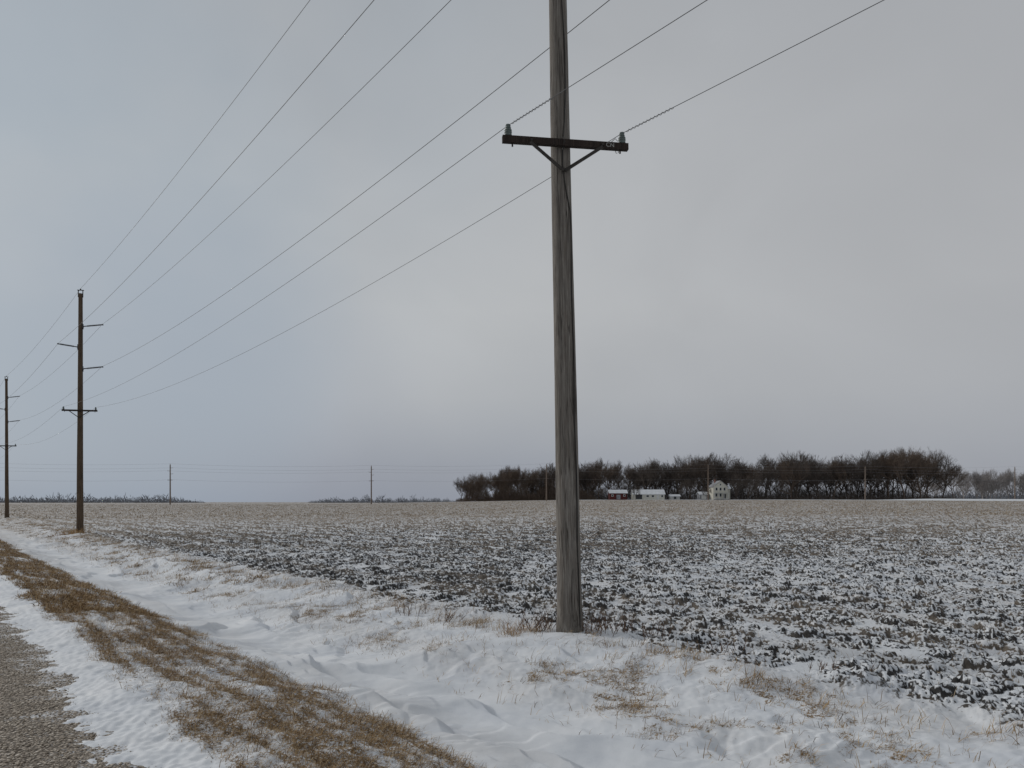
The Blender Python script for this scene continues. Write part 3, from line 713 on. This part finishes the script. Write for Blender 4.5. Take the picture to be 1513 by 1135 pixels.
mb.box((0, -4.4, .2), (5.6, 1.7, .18)); add_obj("porch", mb.mesh("porch"), m_trim, h)

# ------------------------------------------------------------------ world, sun, camera
SUN_EL, SUN_AZ = math.radians(24), math.radians(-60)     # azimuth from +Y towards +X
w = bpy.data.worlds.new("World"); scene.world = w; w.use_nodes = True; nt = w.node_tree
bg = nt.nodes["Background"]; out = nt.nodes["World Output"]
sky = nt.nodes.new("ShaderNodeTexSky"); sky.sky_type = 'NISHITA'; sky.sun_disc = False; sky.sun_elevation = SUN_EL; sky.sun_rotation = SUN_AZ
sky.dust_density = 3; nt.links.new(sky.outputs[0], bg.inputs[0]); bg.inputs[1].default_value = .09
tc = nt.nodes.new("ShaderNodeTexCoord").outputs["Generated"]
mp = nt.nodes.new("ShaderNodeMapping"); mp.inputs["Scale"].default_value = (1, 1, 1.5); nt.links.new(tc, mp.inputs[0])
sx = nt.nodes.new("ShaderNodeSeparateXYZ"); nt.links.new(tc, sx.inputs[0])
elev = ramp(nt, sx.outputs[2], [(0.0, (.285, .31, .365)), (.05, (.325, .35, .40)), (.14, (.435, .452, .475)), (.25, (.50, .513, .523)), (.38, (.48, .495, .507)), (.6, (.395, .415, .435)), (1, (.45, .465, .48))])
cl = mapr(nt, noise(nt, mp.outputs[0], 2.6, 6, .5, .5), .3, .7, .93, 1.06)
cc = mixc(nt, 1.0, elev, cl, 'MULTIPLY')
def dirmask(v, a, b_):
    n = nt.nodes.new("ShaderNodeVectorMath"); n.operation = 'DOT_PRODUCT'; v = Vector(v).normalized(); n.inputs[1].default_value = v; nt.links.new(tc, n.inputs[0]); return mapr(nt, n.outputs["Value"], a, b_)
n2 = mapr(nt, noise(nt, mp.outputs[0], 2.6, 4, .5), .36, .64, .45, 1)
cc = mixc(nt, math_(nt, 'MULTIPLY', math_(nt, 'MULTIPLY', dirmask((-.85, 1, .30), .88, .995), n2), .9), cc, (.36, .47, .57))
cc = mixc(nt, math_(nt, 'MULTIPLY', math_(nt, 'MULTIPLY', dirmask((-.6, 1, .7), .84, .99), n2), .7), cc, (.325, .365, .41))
cc = mixc(nt, math_(nt, 'MULTIPLY', dirmask((-.5, 1, .03), .93, 1.0), .45), cc, (.29, .325, .395))
cc = mixc(nt, math_(nt, 'MULTIPLY', dirmask((.8, 1, .45), .75, 1.0), .5), cc, (.365, .37, .39))
bg2 = nt.nodes.new("ShaderNodeBackground"); nt.links.new(cc, bg2.inputs[0]); bg2.inputs[1].default_value = 1.0
mx = nt.nodes.new("ShaderNodeMixShader"); mx.inputs[0].default_value = .95
nt.links.new(bg.outputs[0], mx.inputs[1]); nt.links.new(bg2.outputs[0], mx.inputs[2]); nt.links.new(mx.outputs[0], out.inputs[0])
sl = bpy.data.lights.new("sun", 'SUN'); sl.energy = 1.5; sl.angle = math.radians(10); sl.color = (1, .96, .9)
so = bpy.data.objects.new("sun", sl); COL.objects.link(so)
sd = Vector((math.sin(SUN_AZ) * math.cos(SUN_EL), math.cos(SUN_AZ) * math.cos(SUN_EL), math.sin(SUN_EL)))
so.rotation_euler = sd.to_track_quat('Z', 'Y').to_euler()
cam = bpy.data.cameras.new("camera"); co = bpy.data.objects.new("camera", cam); COL.objects.link(co)
cam.sensor_width = 36; cam.lens = 26; cam.shift_y = 174.5 / 1513; cam.clip_start = .05; cam.clip_end = 12000
co.location = (0, 0, EYE); co.rotation_euler = (math.radians(90), 0, 0); scene.camera = co
scene.view_settings.view_transform = 'Standard'; scene.view_settings.look = 'None'; scene.view_settings.exposure = 0
